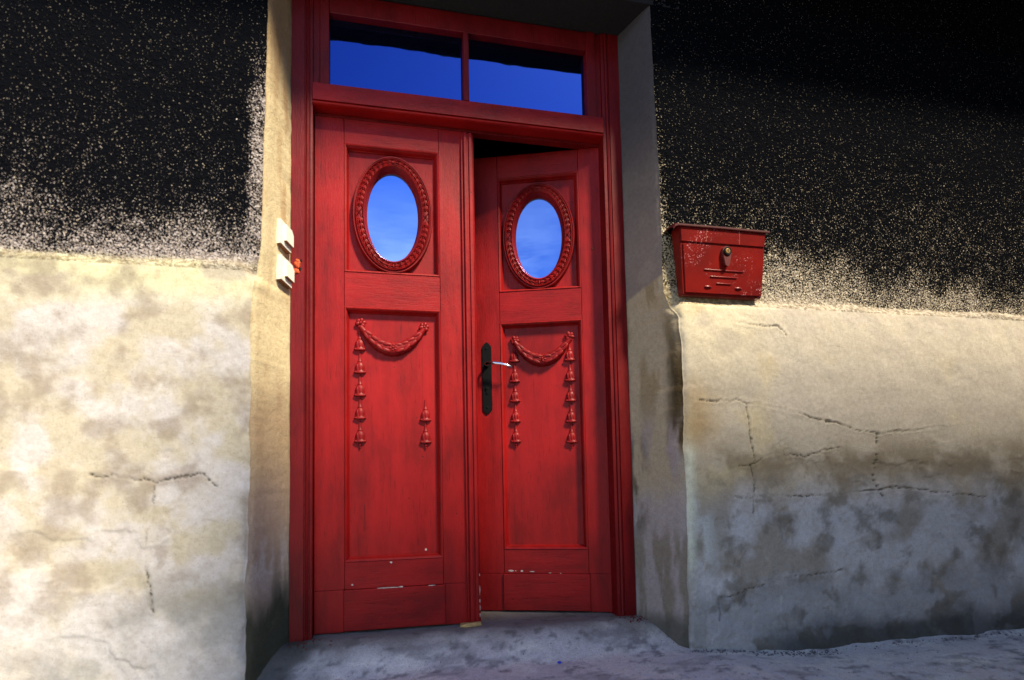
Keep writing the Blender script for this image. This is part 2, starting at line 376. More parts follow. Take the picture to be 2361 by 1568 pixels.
        col = mixc(col, ss(.50, .60, fbm(s, Z, 8, 5, 73))*ss(.25, .05, Z), (.55, .54, .52))
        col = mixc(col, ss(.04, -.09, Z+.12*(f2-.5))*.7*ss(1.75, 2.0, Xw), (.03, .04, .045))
        # pale crest of new mortar down the plinth corner
        col = mixc(col, np.exp(-((Xw-1.545-.03*(Z-.6))/.028)**2)*ss(.10, .35, Z)*ss(.80, .68, Z)*(.6+.6*f4), (.84, .86, .66))
        col = mixc(col, np.exp(-((Xw-1.60)/.05)**2)*ss(.15, .3, Z)*ss(.52, .40, Z)*ss(.4, .6, f2), (.78, .80, .72))
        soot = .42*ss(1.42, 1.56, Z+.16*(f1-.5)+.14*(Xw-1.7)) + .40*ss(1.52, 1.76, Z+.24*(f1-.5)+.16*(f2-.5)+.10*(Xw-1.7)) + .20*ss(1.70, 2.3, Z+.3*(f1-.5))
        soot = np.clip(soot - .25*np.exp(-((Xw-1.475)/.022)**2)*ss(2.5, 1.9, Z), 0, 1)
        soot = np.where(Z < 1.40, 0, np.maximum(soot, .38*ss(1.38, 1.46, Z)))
        # reveal
        rc = np.ones(Z.shape+(3,))*np.array([.29, .25, .215])
        rc = mixc(rc, ss(.45, .6, f2)*.5, (.36, .32, .26))
        rc = mixc(rc, ss(1.55, 2.35, Z)*.88, (.055, .06, .08))  # shade at the top of this reveal painted into the colour
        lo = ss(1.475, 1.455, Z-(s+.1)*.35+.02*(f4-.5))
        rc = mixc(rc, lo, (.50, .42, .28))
        rc = mixc(rc, lo*ss(.45, .58, f3)*ss(.75, 1.0, Z)*.7, (.32, .25, .13))
        rc = mixc(rc, ss(-.085, -.03, s+.05*(f3-.5))*ss(.66, .78, Z)*ss(1.40, 1.05, Z)*ss(.15, .4, f3+.1), (.085, .06, .028))
        rc = mixc(rc, ss(.45, .6, f3)*ss(.95, .75, Z), (.42, .36, .33))
        rc = mixc(rc, ss(.62, .45, Z+.2*(f2-.5))*.9, (.44, .39, .37))
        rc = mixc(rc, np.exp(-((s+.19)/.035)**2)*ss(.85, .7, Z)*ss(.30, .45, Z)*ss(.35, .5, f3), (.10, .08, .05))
        rc = mixc(rc, ss(.50, .62, f3)*ss(.5, .3, Z), (.30, .26, .20))
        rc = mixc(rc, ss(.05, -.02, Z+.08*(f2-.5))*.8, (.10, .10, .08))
    else:
        col = mixc(col, 1., (.50, .45, .34))
        col = mixc(col, ss(.34, .64, f2), (.56, .53, .50))
        col = mixc(col, ss(1.22, 1.36, Z)*ss(.3, .5, f2), (.66, .62, .40))
        col = mixc(col, ss(.46, .72, fbm(s, Z, 12, 6, 76))*.6, (.27, .22, .17))
        col = mixc(col, ss(.44, .64, fbm(s, Z, 5, 6, 77))*ss(.40, .12, Z)*.9, (.13, .13, .10))
        col = mixc(col, ss(.35, .1, Z)*.5, (.50, .50, .50))
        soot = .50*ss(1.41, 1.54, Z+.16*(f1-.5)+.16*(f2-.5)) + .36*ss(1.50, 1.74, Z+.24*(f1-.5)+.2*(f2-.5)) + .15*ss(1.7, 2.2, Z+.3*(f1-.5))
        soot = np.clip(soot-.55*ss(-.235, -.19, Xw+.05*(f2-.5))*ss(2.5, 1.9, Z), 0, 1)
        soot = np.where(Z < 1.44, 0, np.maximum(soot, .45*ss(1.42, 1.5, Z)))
        col = mixc(col, ss(1.42, 1.46, Z), (.55, .49, .46))
        rc = np.ones(Z.shape+(3,))*np.array([.68, .58, .35])
        rc = mixc(rc, ss(.50, .68, f3)*.45, (.55, .40, .22))
        rc = mixc(rc, ss(1.9, 2.5, Z+.3*(f3-.5))*.9, (.33, .20, .09))  # brown shading towards the reveal top, put into the plaster colour
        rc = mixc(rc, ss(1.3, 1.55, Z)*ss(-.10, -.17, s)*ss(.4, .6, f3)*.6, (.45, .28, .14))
        rc = mixc(rc, ss(1.08, .85, Z+.25*(f3-.5))*.8, (.42, .30, .18))
        rc = mixc(rc, ss(.75, .5, Z+.2*(f3-.5))*.8, (.42, .32, .25))
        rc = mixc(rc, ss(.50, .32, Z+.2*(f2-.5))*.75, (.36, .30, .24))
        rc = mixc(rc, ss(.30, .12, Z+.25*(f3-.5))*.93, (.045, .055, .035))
        rc = mixc(rc, np.exp(-((Z-.34)/.08)**2)*ss(.5, .6, f3)*.6, (.55, .52, .50))
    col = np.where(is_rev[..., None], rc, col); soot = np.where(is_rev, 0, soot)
    # blur the colour step at the arris a touch
    col = mixc(col, np.clip(ck*.9, 0, 1), (.055, .045, .03))
    P -= np.array(OFF)
    fm = ~is_rev
    up_ = np.repeat((zs > (1.36 if R else 1.40))[:, None], nr+nf, 1)
    nm = dict(sgn=sgn)
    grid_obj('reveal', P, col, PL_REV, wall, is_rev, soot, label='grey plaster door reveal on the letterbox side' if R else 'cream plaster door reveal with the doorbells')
    grid_obj('plinth', P, col, PL_PLN, wall, fm & ~up_, soot)
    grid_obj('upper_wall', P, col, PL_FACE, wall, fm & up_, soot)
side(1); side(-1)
def wbox(name, m, x0, x1, y0, y1, z0, z1):
    return box(name, m, wall, x0-OFF.x, x1-OFF.x, y0-OFF.y, y1-OFF.y, z0, z1, 0)
SOOT = simple('soot_black_render', (.014, .014, .017), .95, 0, 70, .5, .004)
wbox('masonry', DARKIN, -6.4, -.30, -.15, .30, -.32, 3.23); wbox('masonry', DARKIN, 1.60, 7.7, -.15, .30, -.32, 3.23)
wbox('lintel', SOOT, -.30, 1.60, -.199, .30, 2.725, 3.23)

eave = thing('added_shade_eave', (0.65, -.2, 3.24), 'dark boarded roof eave over the door, added out of view for shade', 'roof')  # eave added out of view to shade the top of wall and door
for i in range(5):
    y1 = -.116*i; box('soffit_board', ROOFW, eave, -7, 7, y1-.112, y1, -.02+.002*(i % 2), .01, .002)
box('fascia', ROOFW, eave, -7, 7, -.61, -.584, -.05, .14, .003)
bm = bmesh.new(); vs = [bm.verts.new(p) for p in ((-7, -.65, .14), (7, -.65, .14), (7, .8, .9), (-7, .8, .9), (-7, -.65, .19), (7, -.65, .19), (7, .8, .95), (-7, .8, .95))]
for f in ((0, 1, 2, 3), (4, 5, 6, 7), (0, 1, 5, 4), (2, 3, 7, 6), (0, 3, 7, 4), (1, 2, 6, 5)): bm.faces.new([vs[i] for i in f])
from_bm('roof_slope', bm, ROOFW, eave)

# unseen wall added behind and right of the camera to shade the house foot
HW = simple('lime_render', (.40, .34, .26), .9, 0, 4); HR = simple('coping_stone', (.28, .26, .23), .85, 0, 12)
gw = thing('added_shade_wall', (1.25, -2.72, .12), 'tall rendered wall with stone coping, added unseen behind the viewer for shade', 'wall')
box('wall_face', HW, gw, 0, 8.0, -.32, 0, -.4, 3.98, .01)
for i in range(10): box('coping', HR, gw, -.03+.806*i, -.03+.80+.806*i, -.37, .05, 3.982, 4.06, .012)

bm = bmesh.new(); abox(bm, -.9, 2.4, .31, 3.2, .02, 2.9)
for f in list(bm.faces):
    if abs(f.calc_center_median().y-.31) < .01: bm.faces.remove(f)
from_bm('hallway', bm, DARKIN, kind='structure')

# ================================================================== DOOR
door = thing('double_door', (0, 0, 0), 'tall red panelled double door with oval windows, its right leaf standing ajar', 'door')
frame = box('door_frame', RJ, door, -.30, -.0865, .02, .10, -.05, 2.72, 0)    # hidden outer lining, left
box('frame_lining', RJ, door, 1.3885, 1.60, .02, .10, -.05, 2.72, 0)
def jamb(x0, x1, inner_right):
    # moulded post: flat, quirk and bead on the opening side, rebate behind
    d = x1-x0
    pts = [(0, .10), (0, 0), (.052, 0), (.054, .005), (.057, .005), (.059, .0), (.064, -.003), (.069, 0), (.071, .006), (.074, .006), (.076, .002), (d, .004), (d, .10)]
    pts = [(x0+a, b) if inner_right else (x1-a, b) for a, b in pts]
    bm = bmesh.new(); profile_bar(bm, pts, -.04, 2.74)
    # long posts need vertices so that old wood can wander a little
    return from_bm('jamb', bm, RJ, door)
jamb(-.088, -.0035, True); jamb(1.3032, 1.3905, False)
bm = bmesh.new(); z0, z1 = 2.214, 2.3054
profile_bar(bm, [(z0, .10), (z0, .004), (z0+.003, -.004), (z0+.008, -.006), (z0+.012, -.002), (z0+.013, .006), (z0+.018, .006), (z0+.019, -.003), (z1-.002, -.005), (z1, -.003), (z1+.004, .02), (z1+.004, .10)], -.0033, 1.303, False)
from_bm('transom_bar', bm, RH, door)
box('rebate_strip', RJ, door, -.0033, 1.3030, .060, .10, 2.2005, 2.2138, .001)
# transom window
tw = box('transom_light', RJ, door, .0, 1.3, .060, .10, 2.31, 2.325, 0)
for a, b in ((-.0030, .0245), (1.2755, 1.3028)): box('casing', RJ, tw, a, b, .012, .07, 2.3096, 2.735, .002)
for a, b in ((.0250, .0635), (1.2300, 1.2750)): box('sash_stile', RJ, tw, a, b, .004, .055, 2.3098, 2.735, .003)
box('sash_rail', RJ, tw, .064, 1.2295, .004, .055, 2.63, 2.72, .003)
box('sash_rail', RJ, tw, .064, 1.2295, .030, .055, 2.3096, 2.3290, .003)
box('mullion', RJ, tw, .6430, .6670, -.002, .055, 2.3096, 2.6295, .004)
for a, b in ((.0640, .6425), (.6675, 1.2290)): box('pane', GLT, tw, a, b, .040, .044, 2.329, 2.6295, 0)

def leaf(parent, wid, mirror, flip_side):
    """all in leaf coordinates: x from hinge stile (0) to free edge (wid), y=0 front face; mirror turns x to -x"""
    m = -1 if mirror else 1
    def fin(name, bm, mt, par, smooth=False, **k):
        if mirror: bmesh.ops.scale(bm, vec=(-1, 1, 1), verts=bm.verts[:])
        return from_bm(name, bm, mt, par, smooth, **k)
    def fb(name, mt, x0, x1, y0, y1, z0, z1, bev=.0012, **k):
        bm = bmesh.new(); abox(bm, x0, x1, y0, y1, z0, z1, bev); return fin(name, bm, mt, root, **k)
    bm = bmesh.new()
    xa, xb = (.1214, .5326) if not mirror else (.1126, .5046)
    # the leaf's own mesh: its field panels (lower, and upper with an oval hole)
    yp = .029
    abox(bm, xa-.005, xb+.005, yp, yp+.014, .265, 1.385)
    cx, cz = ((.3295, 1.789) if not mirror else (.3095, 1.790)); A0, B0 = .115, .205
    n = 72; outer = []; inner = []
    za, zb = 1.505, 2.10
    for i in range(n):
        t = 2*PI*i/n; c_, s_ = math.cos(t), math.sin(t); inner.append((cx+A0*c_, cz+B0*s_))
        k = min(((xb+.005-cx)/abs(c_)) if c_ > 1e-6 else (((cx-xa+.005)/abs(c_)) if c_ < -1e-6 else 9), ((zb-cz)/abs(s_)) if s_ > 1e-6 else (((cz-za)/abs(s_)) if s_ < -1e-6 else 9))
        outer.append((cx+k*c_, cz+k*s_))
    for yy in (yp, yp+.014):
        vo_ = [bm.verts.new((p[0], yy, p[1])) for p in outer]; vi_ = [bm.verts.new((p[0], yy, p[1])) for p in inner]
        for i in range(n): bm.faces.new((vo_[i], vo_[(i+1) % n], vi_[(i+1) % n], vi_[i]))
    if mirror: bmesh.ops.scale(bm, vec=(-1, 1, 1), verts=bm.verts[:])
    root = from_bm('door_leaf', bm, RF, parent)
    # stiles and rails butted with fine open joints
    g = .0008
    fb('stile', RV, 0, xa-g, 0, .045, .178, 2.20, .0016); fb('stile', RV, xb+g, wid, 0, .045, .178, 2.20, .0016)
    fb('stile_foot', RV, 0, xa-.004, 0, .045, .006, .1768, .0016); fb('stile_foot', RV, xb+.006, wid, 0, .045, .006, .1768, .0016)
    fb('rail', RH, xa+g, xb-g, 0, .045, 2.0894, 2.20, .0016); fb('rail', RH, xa+g, xb-g, 0, .045, 1.3676, 1.5194, .0016)
    fb('rail', RH, xa+g, xb-g, 0, .045, .178, .2886, .0016)
    fb('kick_board', RH, xa-.0035, xb+.0055, -.009, .040, .010, .1765, .003)
    prof = [(0, -.004), (0, .0012), (.003, .0030), (.007, .0012), (.0075, -.003), (.010, -.004), (.013, -.009), (.0165, -.020), (.0195, -.0235), (.0200, -.0295)]
    for z0, z1 in ((.2886, 1.3676), (1.5194, 2.0894)):
        bm = bmesh.new(); sweep_rect(bm, xa, xb, z0, z1, prof); fin('moulding', bm, RV, root)
    # oval frame: swept profile round an ellipse
    a_, b_ = .1735, .2635
    pr = [(-.002, -.030), (0, -.014), (0, -.004), (.003, .001), (.006, .001), (.0075, -.002), (.010, -.0025), (.012, .004), (.0145, .0065), (.017, .004), (.0180, -.001), (.030, .0015), (.042, -.001), (.043, .004), (.0455, .0065), (.048, .004), (.052, -.006), (.056, -.010), (.057, -.030), (.062, -.034), (.064, -.048)]
    bm = bmesh.new(); n = 120; rings = []
    for d, h in pr:
        rings.append([bm.verts.new((cx+(a_-d)*math.cos(2*PI*i/n), -h, cz+(b_-d)*math.sin(2*PI*i/n))) for i in range(n)])
    for r0, r1 in zip(rings, rings[1:]):
        for i in range(n): bm.faces.new((r0[i], r0[(i+1) % n], r1[(i+1) % n], r1[i]))
    fin('oval_frame', bm, RC, root, True)
    bm = bmesh.new(); vv = [bm.verts.new((cx+(a_-.0580)*math.cos(2*PI*i/64), .037, cz+(b_-.0580)*math.sin(2*PI*i/64))) for i in range(64)]; bm.faces.new(vv)
    v2 = [bm.verts.new((v.co.x, .040, v.co.z)) for v in vv]; bm.faces.new(v2[::-1])
    for i in range(64): bm.faces.new((vv[i], v2[i], v2[(i+1) % 64], vv[(i+1) % 64]))
    fin('pane', bm, GL, root)
    # laurel carving in the band of the oval
    bm = bmesh.new()
    def leafshape(px, pz, ang, L, W_, hgt, base):
        ca, sa = math.cos(ang), math.sin(ang)
        pts = [(-.5, 0), (-.2, .46), (.12, .5), (.38, .28), (.56, 0), (.38, -.28), (.12, -.5), (-.2, -.46)]
        ring = [bm.verts.new((px+(u*L)*ca-(v*W_)*sa, -base, pz+(u*L)*sa+(v*W_)*ca)) for u, v in pts]
        mid = [bm.verts.new((px+(u*L)*ca, -(base+hgt*q), pz+(u*L)*sa)) for u, q in ((-.3, .55), (.1, 1.0), (.42, .8))]
        # domed either side of a sunk midrib
        for i, j in ((0, 0), (1, 0), (2, 1), (3, 2)): bm.faces.new((ring[i], ring[i+1], mid[j]))
        for i, j in ((4, 2), (5, 2), (6, 1), (7, 0)): bm.faces.new((ring[i], ring[(i+1) % 8], mid[j]))
        bm.faces.new((ring[2], mid[0], mid[1])); bm.faces.new((ring[3], mid[1], mid[2])); bm.faces.new((ring[6], mid[1], mid[0])); bm.faces.new((ring[5], mid[2], mid[1]))
    ra, rb = a_-.030, b_-.030
    def at(t, off=0): return cx+(ra+off)*math.cos(t), cz+(rb+off)*math.sin(t)
    def tang(t, dr):
        return math.atan2(rb*math.cos(t)*dr, -ra*math.sin(t)*dr)
    for sgn2 in (1, -1):
        for half in (0, 1):
            # arc-length steps from bottom centre to the ribbon, then from ribbon to the top
            t0, t1 = (-PI/2, 0) if half == 0 else (0, PI/2)
            ts = np.linspace(t0, t1, 400); Lc = np.concatenate([[0], np.cumsum(np.hypot(ra*np.diff(np.cos(ts)), rb*np.diff(np.sin(ts))))])
            cnt = 12
            for q in range(cnt):
                if half == 0 and q > 10 or half == 1 and q < 1: continue
                tt = np.interp((q+.5)/cnt*Lc[-1], Lc, ts); t = tt if sgn2 > 0 else PI-tt
                dr = -1 if sgn2 > 0 else 1
                a0 = tang(t, dr)
                for off, sp_ in ((-.0075, -.30), (.0075, .30), (0, 0)):
                    x, z = at(t, off)
                    leafshape(x, z, a0+(sp_*(1 if sgn2 > 0 else -1))+random.uniform(-.08, .08), .0310, .0165, .0052+(.001 if off == 0 else 0), .0001+(.0012 if off == 0 else 0))
        for e in (-1, 1):           # crossed ribbon at the side
            t = 0 if sgn2 > 0 else PI; x, z = at(t)
            for q in range(7):
                u = (q-3)/3; leafshape(x+u*.0115, z+e*u*.017, math.atan2(e*.017, .0115), .009, .0045, .003, .0045)
    blob(bm, (cx, -.004, cz+rb), (.006, .004, .006)); blob(bm, (cx, -.004, cz-rb), (.004, .004, .010))
    fin('laurel_carving', bm, RC, root, kind='stuff')
    # garland
    xl, xr, zt = ((.189, .462, 1.300) if not mirror else (.174, .436, 1.290))
    fy = .029
    bm = bmesh.new(); K = 34; ringn = 10; prev = None; mid = .5*(xl+xr)
    def cl(t): u = 2*t-1; return mid+(xr-xl)/2*u*(1), zt-.012-.093*(1-abs(u)**2.05)
    for i in range(K+1):
        t = i/K; x, z = cl(t); x_, z_ = cl(min(1, t+.01)); x0_, z0_ = cl(max(0, t-.01)); tx, tz = x_-x0_, z_-z0_; l = math.hypot(tx, tz); nx_, nz_ = -tz/l, tx/l
        r = .0105+.0200*(math.sin(PI*t))**.95; r *= 1+.07*math.sin(i*2.4)
        ring = [bm.verts.new((x+nx_*r*math.cos(2*PI*j/ringn), fy-.010-(.011+.3*r)*math.sin(2*PI*j/ringn)*(1 if math.sin(2*PI*j/ringn) > 0 else 1), z+nz_*r*math.cos(2*PI*j/ringn))) for j in range(ringn)]
        if prev:
            for j in range(ringn): bm.faces.new((prev[j], prev[(j+1) % ringn], ring[(j+1) % ringn], ring[j]))
        prev = ring
    def lf(x, z, ang, L, W_, y): 
        blob(bm, (x, y, z), (L, .0045, W_), -ang, 2, .12)
    for i in range(1, 10):
        t = i/10; x, z = cl(t); x_, z_ = cl(t+.01); an = math.atan2(z_-z, x_-x); r = .0085+.0205*math.sin(PI*t); h = fy-.016-.25*r
        dirn = 1 if t < .5 else -1
        if abs(t-.5) < .06: continue
        for o_ in (-.42, .48): lf(x-math.sin(an)*r*o_, z+math.cos(an)*r*o_, an+dirn*(.45*o_)+random.uniform(-.15,.15), .0215, .0085, h-.003-.003*random.random())
    xm, zm_ = cl(.5)
    for j in range(6):
        a = 2*PI*j/6+.3; blob(bm, (xm+.0125*math.cos(a), fy-.026, zm_+.004+.0105*math.sin(a)), (.0080, .0055, .0068), 0, 2, .1)
    blob(bm, (xm, fy-.029, zm_+.004), (.0065, .006, .0065))
    fin('garland', bm, RC, root, True)
    for x in (xl, xr):
        bm = bmesh.new()
        z = zt+(.004 if x == xl else -.004)
        for j in range(6):
            a = 2*PI*j/6+.2; blob(bm, (x+.0125*math.cos(a), fy-.008-.003*(j%2), z+.0125*math.sin(a)), (.0115, .0065, .0095), -a, 2, .2)
        blob(bm, (x, fy-.015, z), (.0070, .005, .0066)); fin('rosette', bm, RC, root, True)
    def bell(x, z, last, stem=True):
        bm = bmesh.new(); c0 = (x, fy-.002, z)
        lathe(bm, [(.0245, 0), (.0262, .003), (.0250, .0065), (.0205, .010), (.0205, .018), (.0200, .028), (.0178, .037), (.0128, .045), (.0070, .0495), (.0095, .0505), (.0095, .054), (.0062, .0565)]+([(.0058, .070), (.0042, .094)] if stem else []), 18, .62, c0)
        for u, hgt in ((-.011, .0), (0, .002), (.011, 0)): blob(bm, (x+u, fy-.0105-hgt, z+.024), (.0042, .0042, .0165), 0, 2)
        for u in (-.018, -.006, .006, .018): blob(bm, (x+u, fy-.010-(.003 if abs(u) < .01 else 0), z+.0045), (.0068, .0045, .0048), 0, 2)
        if last: blob(bm, (x, fy-.006, z-.010), (.0065, .006, .010)); blob(bm, (x, fy-.006, z-.022), (.0035, .004, .006))
        return bm
    zs_ = [1.186, 1.086, .987, .889, .789]
    for x, lst in (((.185, zs_), (.4645, [.881, .784])) if not mirror else ((.440, [1.181, 1.083, .988, .890, .793]), (.1755, [1.176, 1.078, .981, .882, .785]))):
        for i, z in enumerate(lst):
            fin('bellflower', bell(x, z, i == len(lst)-1), RC, root, True)
    return root, fin

L, finL = leaf(door, .655, False, 0)
L.location = (0, .0612, 0)
box('ornament_scar', RF, L, .4530, .4760, .0283, .0292, .935, 1.262, .0003)
# astragal (cover strip) on the left leaf
bm = bmesh.new(); x0 = .6325
ptsA = [(x0, .0), (x0, -.010), (x0+.0015, -.012), (x0+.006, -.012), (x0+.0075, -.008), (x0+.0105, -.008), (x0+.012, -.019), (x0+.0135, -.021), (x0+.0245, -.021), (x0+.026, -.019), (x0+.0265, -.014), (x0+.0345, -.014), (x0+.035, -.019), (x0+.0365, -.021), (x0+.047, -.021), (x0+.0485, -.019), (x0+.050, -.010), (x0+.053, -.010), (x0+.055, -.012), (x0+.058, -.010), (x0+.058, .012), (x0+.025, .012), (x0+.025, .0)]
profile_bar(bm, ptsA, .012, 2.186); finL('cover_strip', bm, RV, L)
R_, finR = leaf(door, .655, True, 0)
ANG = math.radians(19.76)
R_.location = (1.3155, .0612, 0); R_.rotation_euler = (0, 0, -ANG)

# handle on the right leaf (leaf coordinates, x is measured from the hinge)
bm = bmesh.new(); dx, zc = .571, 1.105; n = 12; pts = []
for cz_, s0 in ((1.250, 0), (.958, PI)):
    for i in range(n+1):
        a = s0+PI*i/n; k = 1.0+.35*abs(math.sin(a))**6; pts.append((dx+.0205*math.cos(a), cz_+.0205*math.sin(a)*k))
f_ = [bm.verts.new((p[0], -.006, p[1])) for p in pts]; b_ = [bm.verts.new((dx+(p[0]-dx)*1.12, 0, zc+(p[1]-zc)*1.008)) for p in pts]
bm.faces.new(f_)
for i in range(len(pts)): bm.faces.new((f_[i], b_[i], b_[(i+1) % len(pts)], f_[(i+1) % len(pts)]))
for z in (1.247, .962): blob(bm, (dx, -.0065, z), (.005, .0025, .005))
lathe(bm, [(.0115, -.006), (.0115, -.012), (.009, -.014)], 16, 1, (dx, 0, 1.165), 'y')
lathe(bm, [(.0085, -.006), (.0085, -.010), (.006, -.0105)], 16, 1, (dx, 0, 1.055), 'y'); abox(bm, dx-.004, dx+.004, -.0092, -.006, 1.028, 1.052)
finR('handle_plate', bm, IRON, R_, False)
bm = bmesh.new(); path = [(dx, -.008, 1.165, .0085), (dx, -.030, 1.166, .0085), (dx-.004, -.044, 1.167, .0085), (dx-.020, -.052, 1.168, .0080), (dx-.045, -.055, 1.1665, .0075), (dx-.075, -.055, 1.162, .0068), (dx-.100, -.052, 1.155, .0060), (dx-.120, -.048, 1.147, .0050), (dx-.1235, -.047, 1.1455, .002)]
prev = None
for i, (x, y, z, r) in enumerate(path):
    a = Vector(path[max(0, i-1)][:3]); b = Vector(path[min(len(path)-1, i+1)][:3]); t = (b-a).normalized(); u = t.cross(Vector((0, 0, 1))).normalized(); v = t.cross(u)
    ring = [bm.verts.new(Vector((x, y, z))+u*r*.75*math.cos(2*PI*j/12)+v*r*math.sin(2*PI*j/12)) for j in range(12)]
    if prev:
        for j in range(12): bm.faces.new((prev[j], prev[(j+1) % 12], ring[(j+1) % 12], ring[j]))
    prev = ring
bm.faces.new(prev); finR('lever', bm, CHROME, R_, True)

# bare spots where the paint has chipped off
def chip(fin, par, x, z, w_, h_, y=-.0006, seed=0):
    random.seed(seed); bm = bmesh.new(); n = 16
    f_ = [bm.verts.new((x+w_*math.cos(2*PI*i/n)*random.uniform(.55, 1.1), y, z+h_*math.sin(2*PI*i/n)*random.uniform(.6, 1.1))) for i in range(n)]
    b_ = [bm.verts.new((v.co.x, y+.0012, v.co.z)) for v in f_]; bm.faces.new(f_)
    for i in range(n): bm.faces.new((f_[i], b_[i], b_[(i+1) % n], f_[(i+1) % n]))
    fin('bare_spot', bm, BARE, par)
chip(finL, L, .4605, .3235, .0055, .006, .0284, 1); chip(finL, L, .3115, .2800, .006, .0045, -.0006, 2)
chip(finL, L, .300, .1775, .055, .0022, -.0096, 3); chip(finL, L, .352, .1785, .012, .0038, -.0096, 4); chip(finL, L, .478, .1765, .018, .002, -.0096, 5)
chip(finL, L, .152, .196, .005, .004, -.0006, 6)
for i, (x, z, a, b) in enumerate(((.6872, .145, .0022, .022), (.6865, .098, .003, .010), (.6870, .070, .0028, .014), (.6868, .040, .003, .010), (.6872, .21, .0018, .007))): chip(finL, L, x, z, a, b, -.0118, 10+i)
for i, (x, z, a, b) in enumerate(((.473, .1905, .014, .0048), (.452, .190, .004, .003), (.423, .1895, .0065, .0048), (.374, .1870, .013, .0026), (.292, .181, .008, .0015), (.243, .1785, .004, .003))): chip(finR, R_, x, z, a, b, -.0006, 20+i)
random.seed(3)
# orange foam squeezed out of old hinge holes in the left jamb
for (x, z, w_) in ((-.062, 1.521, .017), (-.0735, 1.4855, .019)):
    bm = bmesh.new()
    for j in range(11):
        a = random.random()*6.28; r = w_*.65*random.random()**.5; blob(bm, (x+r*math.cos(a), -.001, z+1.15*r*math.sin(a)), (w_*.5, .005, w_*.5), 0, 2, .35)
    from_bm('foam_filler', bm, FOAM, door, True, label='orange foam filler on the left jamb')
for (x, z) in ((-.049, 1.535), (-.052, 1.497)):
    bm = bmesh.new(); blob(bm, (x, .0012, z), (.006, .002, .012), .3, 2, .5); from_bm('putty_edge', bm, IRON, door, True)
# screw head on the right leaf stile
bm = bmesh.new(); lathe(bm, [(.0065, -.002), (.006, -.0035), (.003, -.0042)], 14, 1, (.052, 0, 1.705), 'y'); finR('screw_head', bm, RUST, R_)

# ================================================================== LETTERBOX
lb = thing('letterbox', (1.72, -.232, 1.396), 'red enamelled metal letterbox with speckled worn front hung on the wall right of the door', 'letterbox')
lx, lz = 1.72, 1.396
ZT = 1.686
def yfr(z): return -.245-(z-1.400)/(ZT-1.400)*.030          # front face slopes out towards the top
def xl(z): return 1.536-(z-1.396)/(ZT-1.396)*.022
def xr(z): return 1.918+(z-1.396)/(ZT-1.396)*.012
def P3(x, y, z): return (x-lx, y+.232, z-lz)
bm = bmesh.new()
a = [P3(xl(1.396), -.205, 1.396), P3(xr(1.396), -.205, 1.396), P3(xr(1.396), yfr(1.396)+.004, 1.396), P3(xl(1.396), yfr(1.396)+.004, 1.396)]
b = [P3(xl(ZT), -.205, ZT), P3(xr(ZT), -.205, ZT), P3(xr(ZT), yfr(ZT)+.004, ZT), P3(xl(ZT), yfr(ZT)+.004, ZT)]
va = [bm.verts.new(p) for p in a]; vb = [bm.verts.new(p) for p in b]
bm.faces.new(va); bm.faces.new(vb)
for i in range(4): bm.faces.new((va[i], va[(i+1) % 4], vb[(i+1) % 4], vb[i]))
bmesh.ops.bevel(bm, geom=bm.edges[:], offset=.002, segments=2, affect='EDGES'); from_bm('body', bm, LB, lb)
def fpanel(name, x0, x1, z0, z1, th=.006, bev=.0022, inset=0):
    bm = bmesh.new(); q = []
    for y_ in (0, th):
        q.append([bm.verts.new(P3(x, yfr(z)+.004-y_, z)) for x, z in ((x0(z0), z0), (x1(z0), z0), (x1(z1), z1), (x0(z1), z1))])
    bm.faces.new(q[0]); bm.faces.new(q[1])
    for i in range(4): bm.faces.new((q[0][i], q[0][(i+1) % 4], q[1][(i+1) % 4], q[1][i]))
    bmesh.ops.bevel(bm, geom=bm.edges[:], offset=bev, segments=2, affect='EDGES'); return from_bm(name, bm, LB, lb)
fpanel('front_door', lambda z: xl(z)+.010, lambda z: xr(z)-.001, 1.404, 1.611)
fpanel('slot_flap', lambda z: xl(z)+.003, lambda z: xr(z)-.001, 1.618, 1.682)
# folded roof sheet with a drooping end on the left
bm = bmesh.new(); sec = [(-.200, 1.700), (-.262, 1.699), (-.281, 1.690), (-.284, 1.682)]
xs = [1.480, 1.490, 1.504, 1.70, 1.946]; dz = [-.020, -.006, 0, 0, -.002]; rows = []
for x, d_ in zip(xs, dz): rows.append([bm.verts.new(P3(x, y, z+d_)) for y, z in sec]+[bm.verts.new(P3(x, y+.001, z+d_-.0035)) for y, z in sec[::-1]])
for r0, r1 in zip(rows, rows[1:]):
    for i in range(8): bm.faces.new((r0[i], r0[(i+1) % 8], r1[(i+1) % 8], r1[i]))
bm.faces.new(rows[0]); bm.faces.new(rows[-1]); from_bm('lid', bm, LBD, lb)
bm = bmesh.new(); abox(bm, *[v for pr_ in zip(P3(xl(1.5)-.001, -.262, 1.400), P3(xl(1.5)+.004, -.236, 1.684)) for v in pr_]); bm.free()
for xx in (1.640, 1.800):
    bm = bmesh.new(); q = [P3(xx-.0006, yfr(1.62)-.0022, 1.622), P3(xx+.0006, yfr(1.62)-.0022, 1.622), P3(xx+.0006, yfr(1.68)-.0022, 1.679), P3(xx-.0006, yfr(1.68)-.0022, 1.679)]
    f0 = [bm.verts.new((p[0], p[1]-.0006, p[2])) for p in q]; f1 = [bm.verts.new((p[0], p[1]+.002, p[2])) for p in q]; bm.faces.new(f0)
    for i in range(4): bm.faces.new((f0[i], f0[(i+1) % 4], f1[(i+1) % 4], f1[i]))
    from_bm('scratch_line', bm, simple('scratch', (.55, .16, .10), .5), lb)
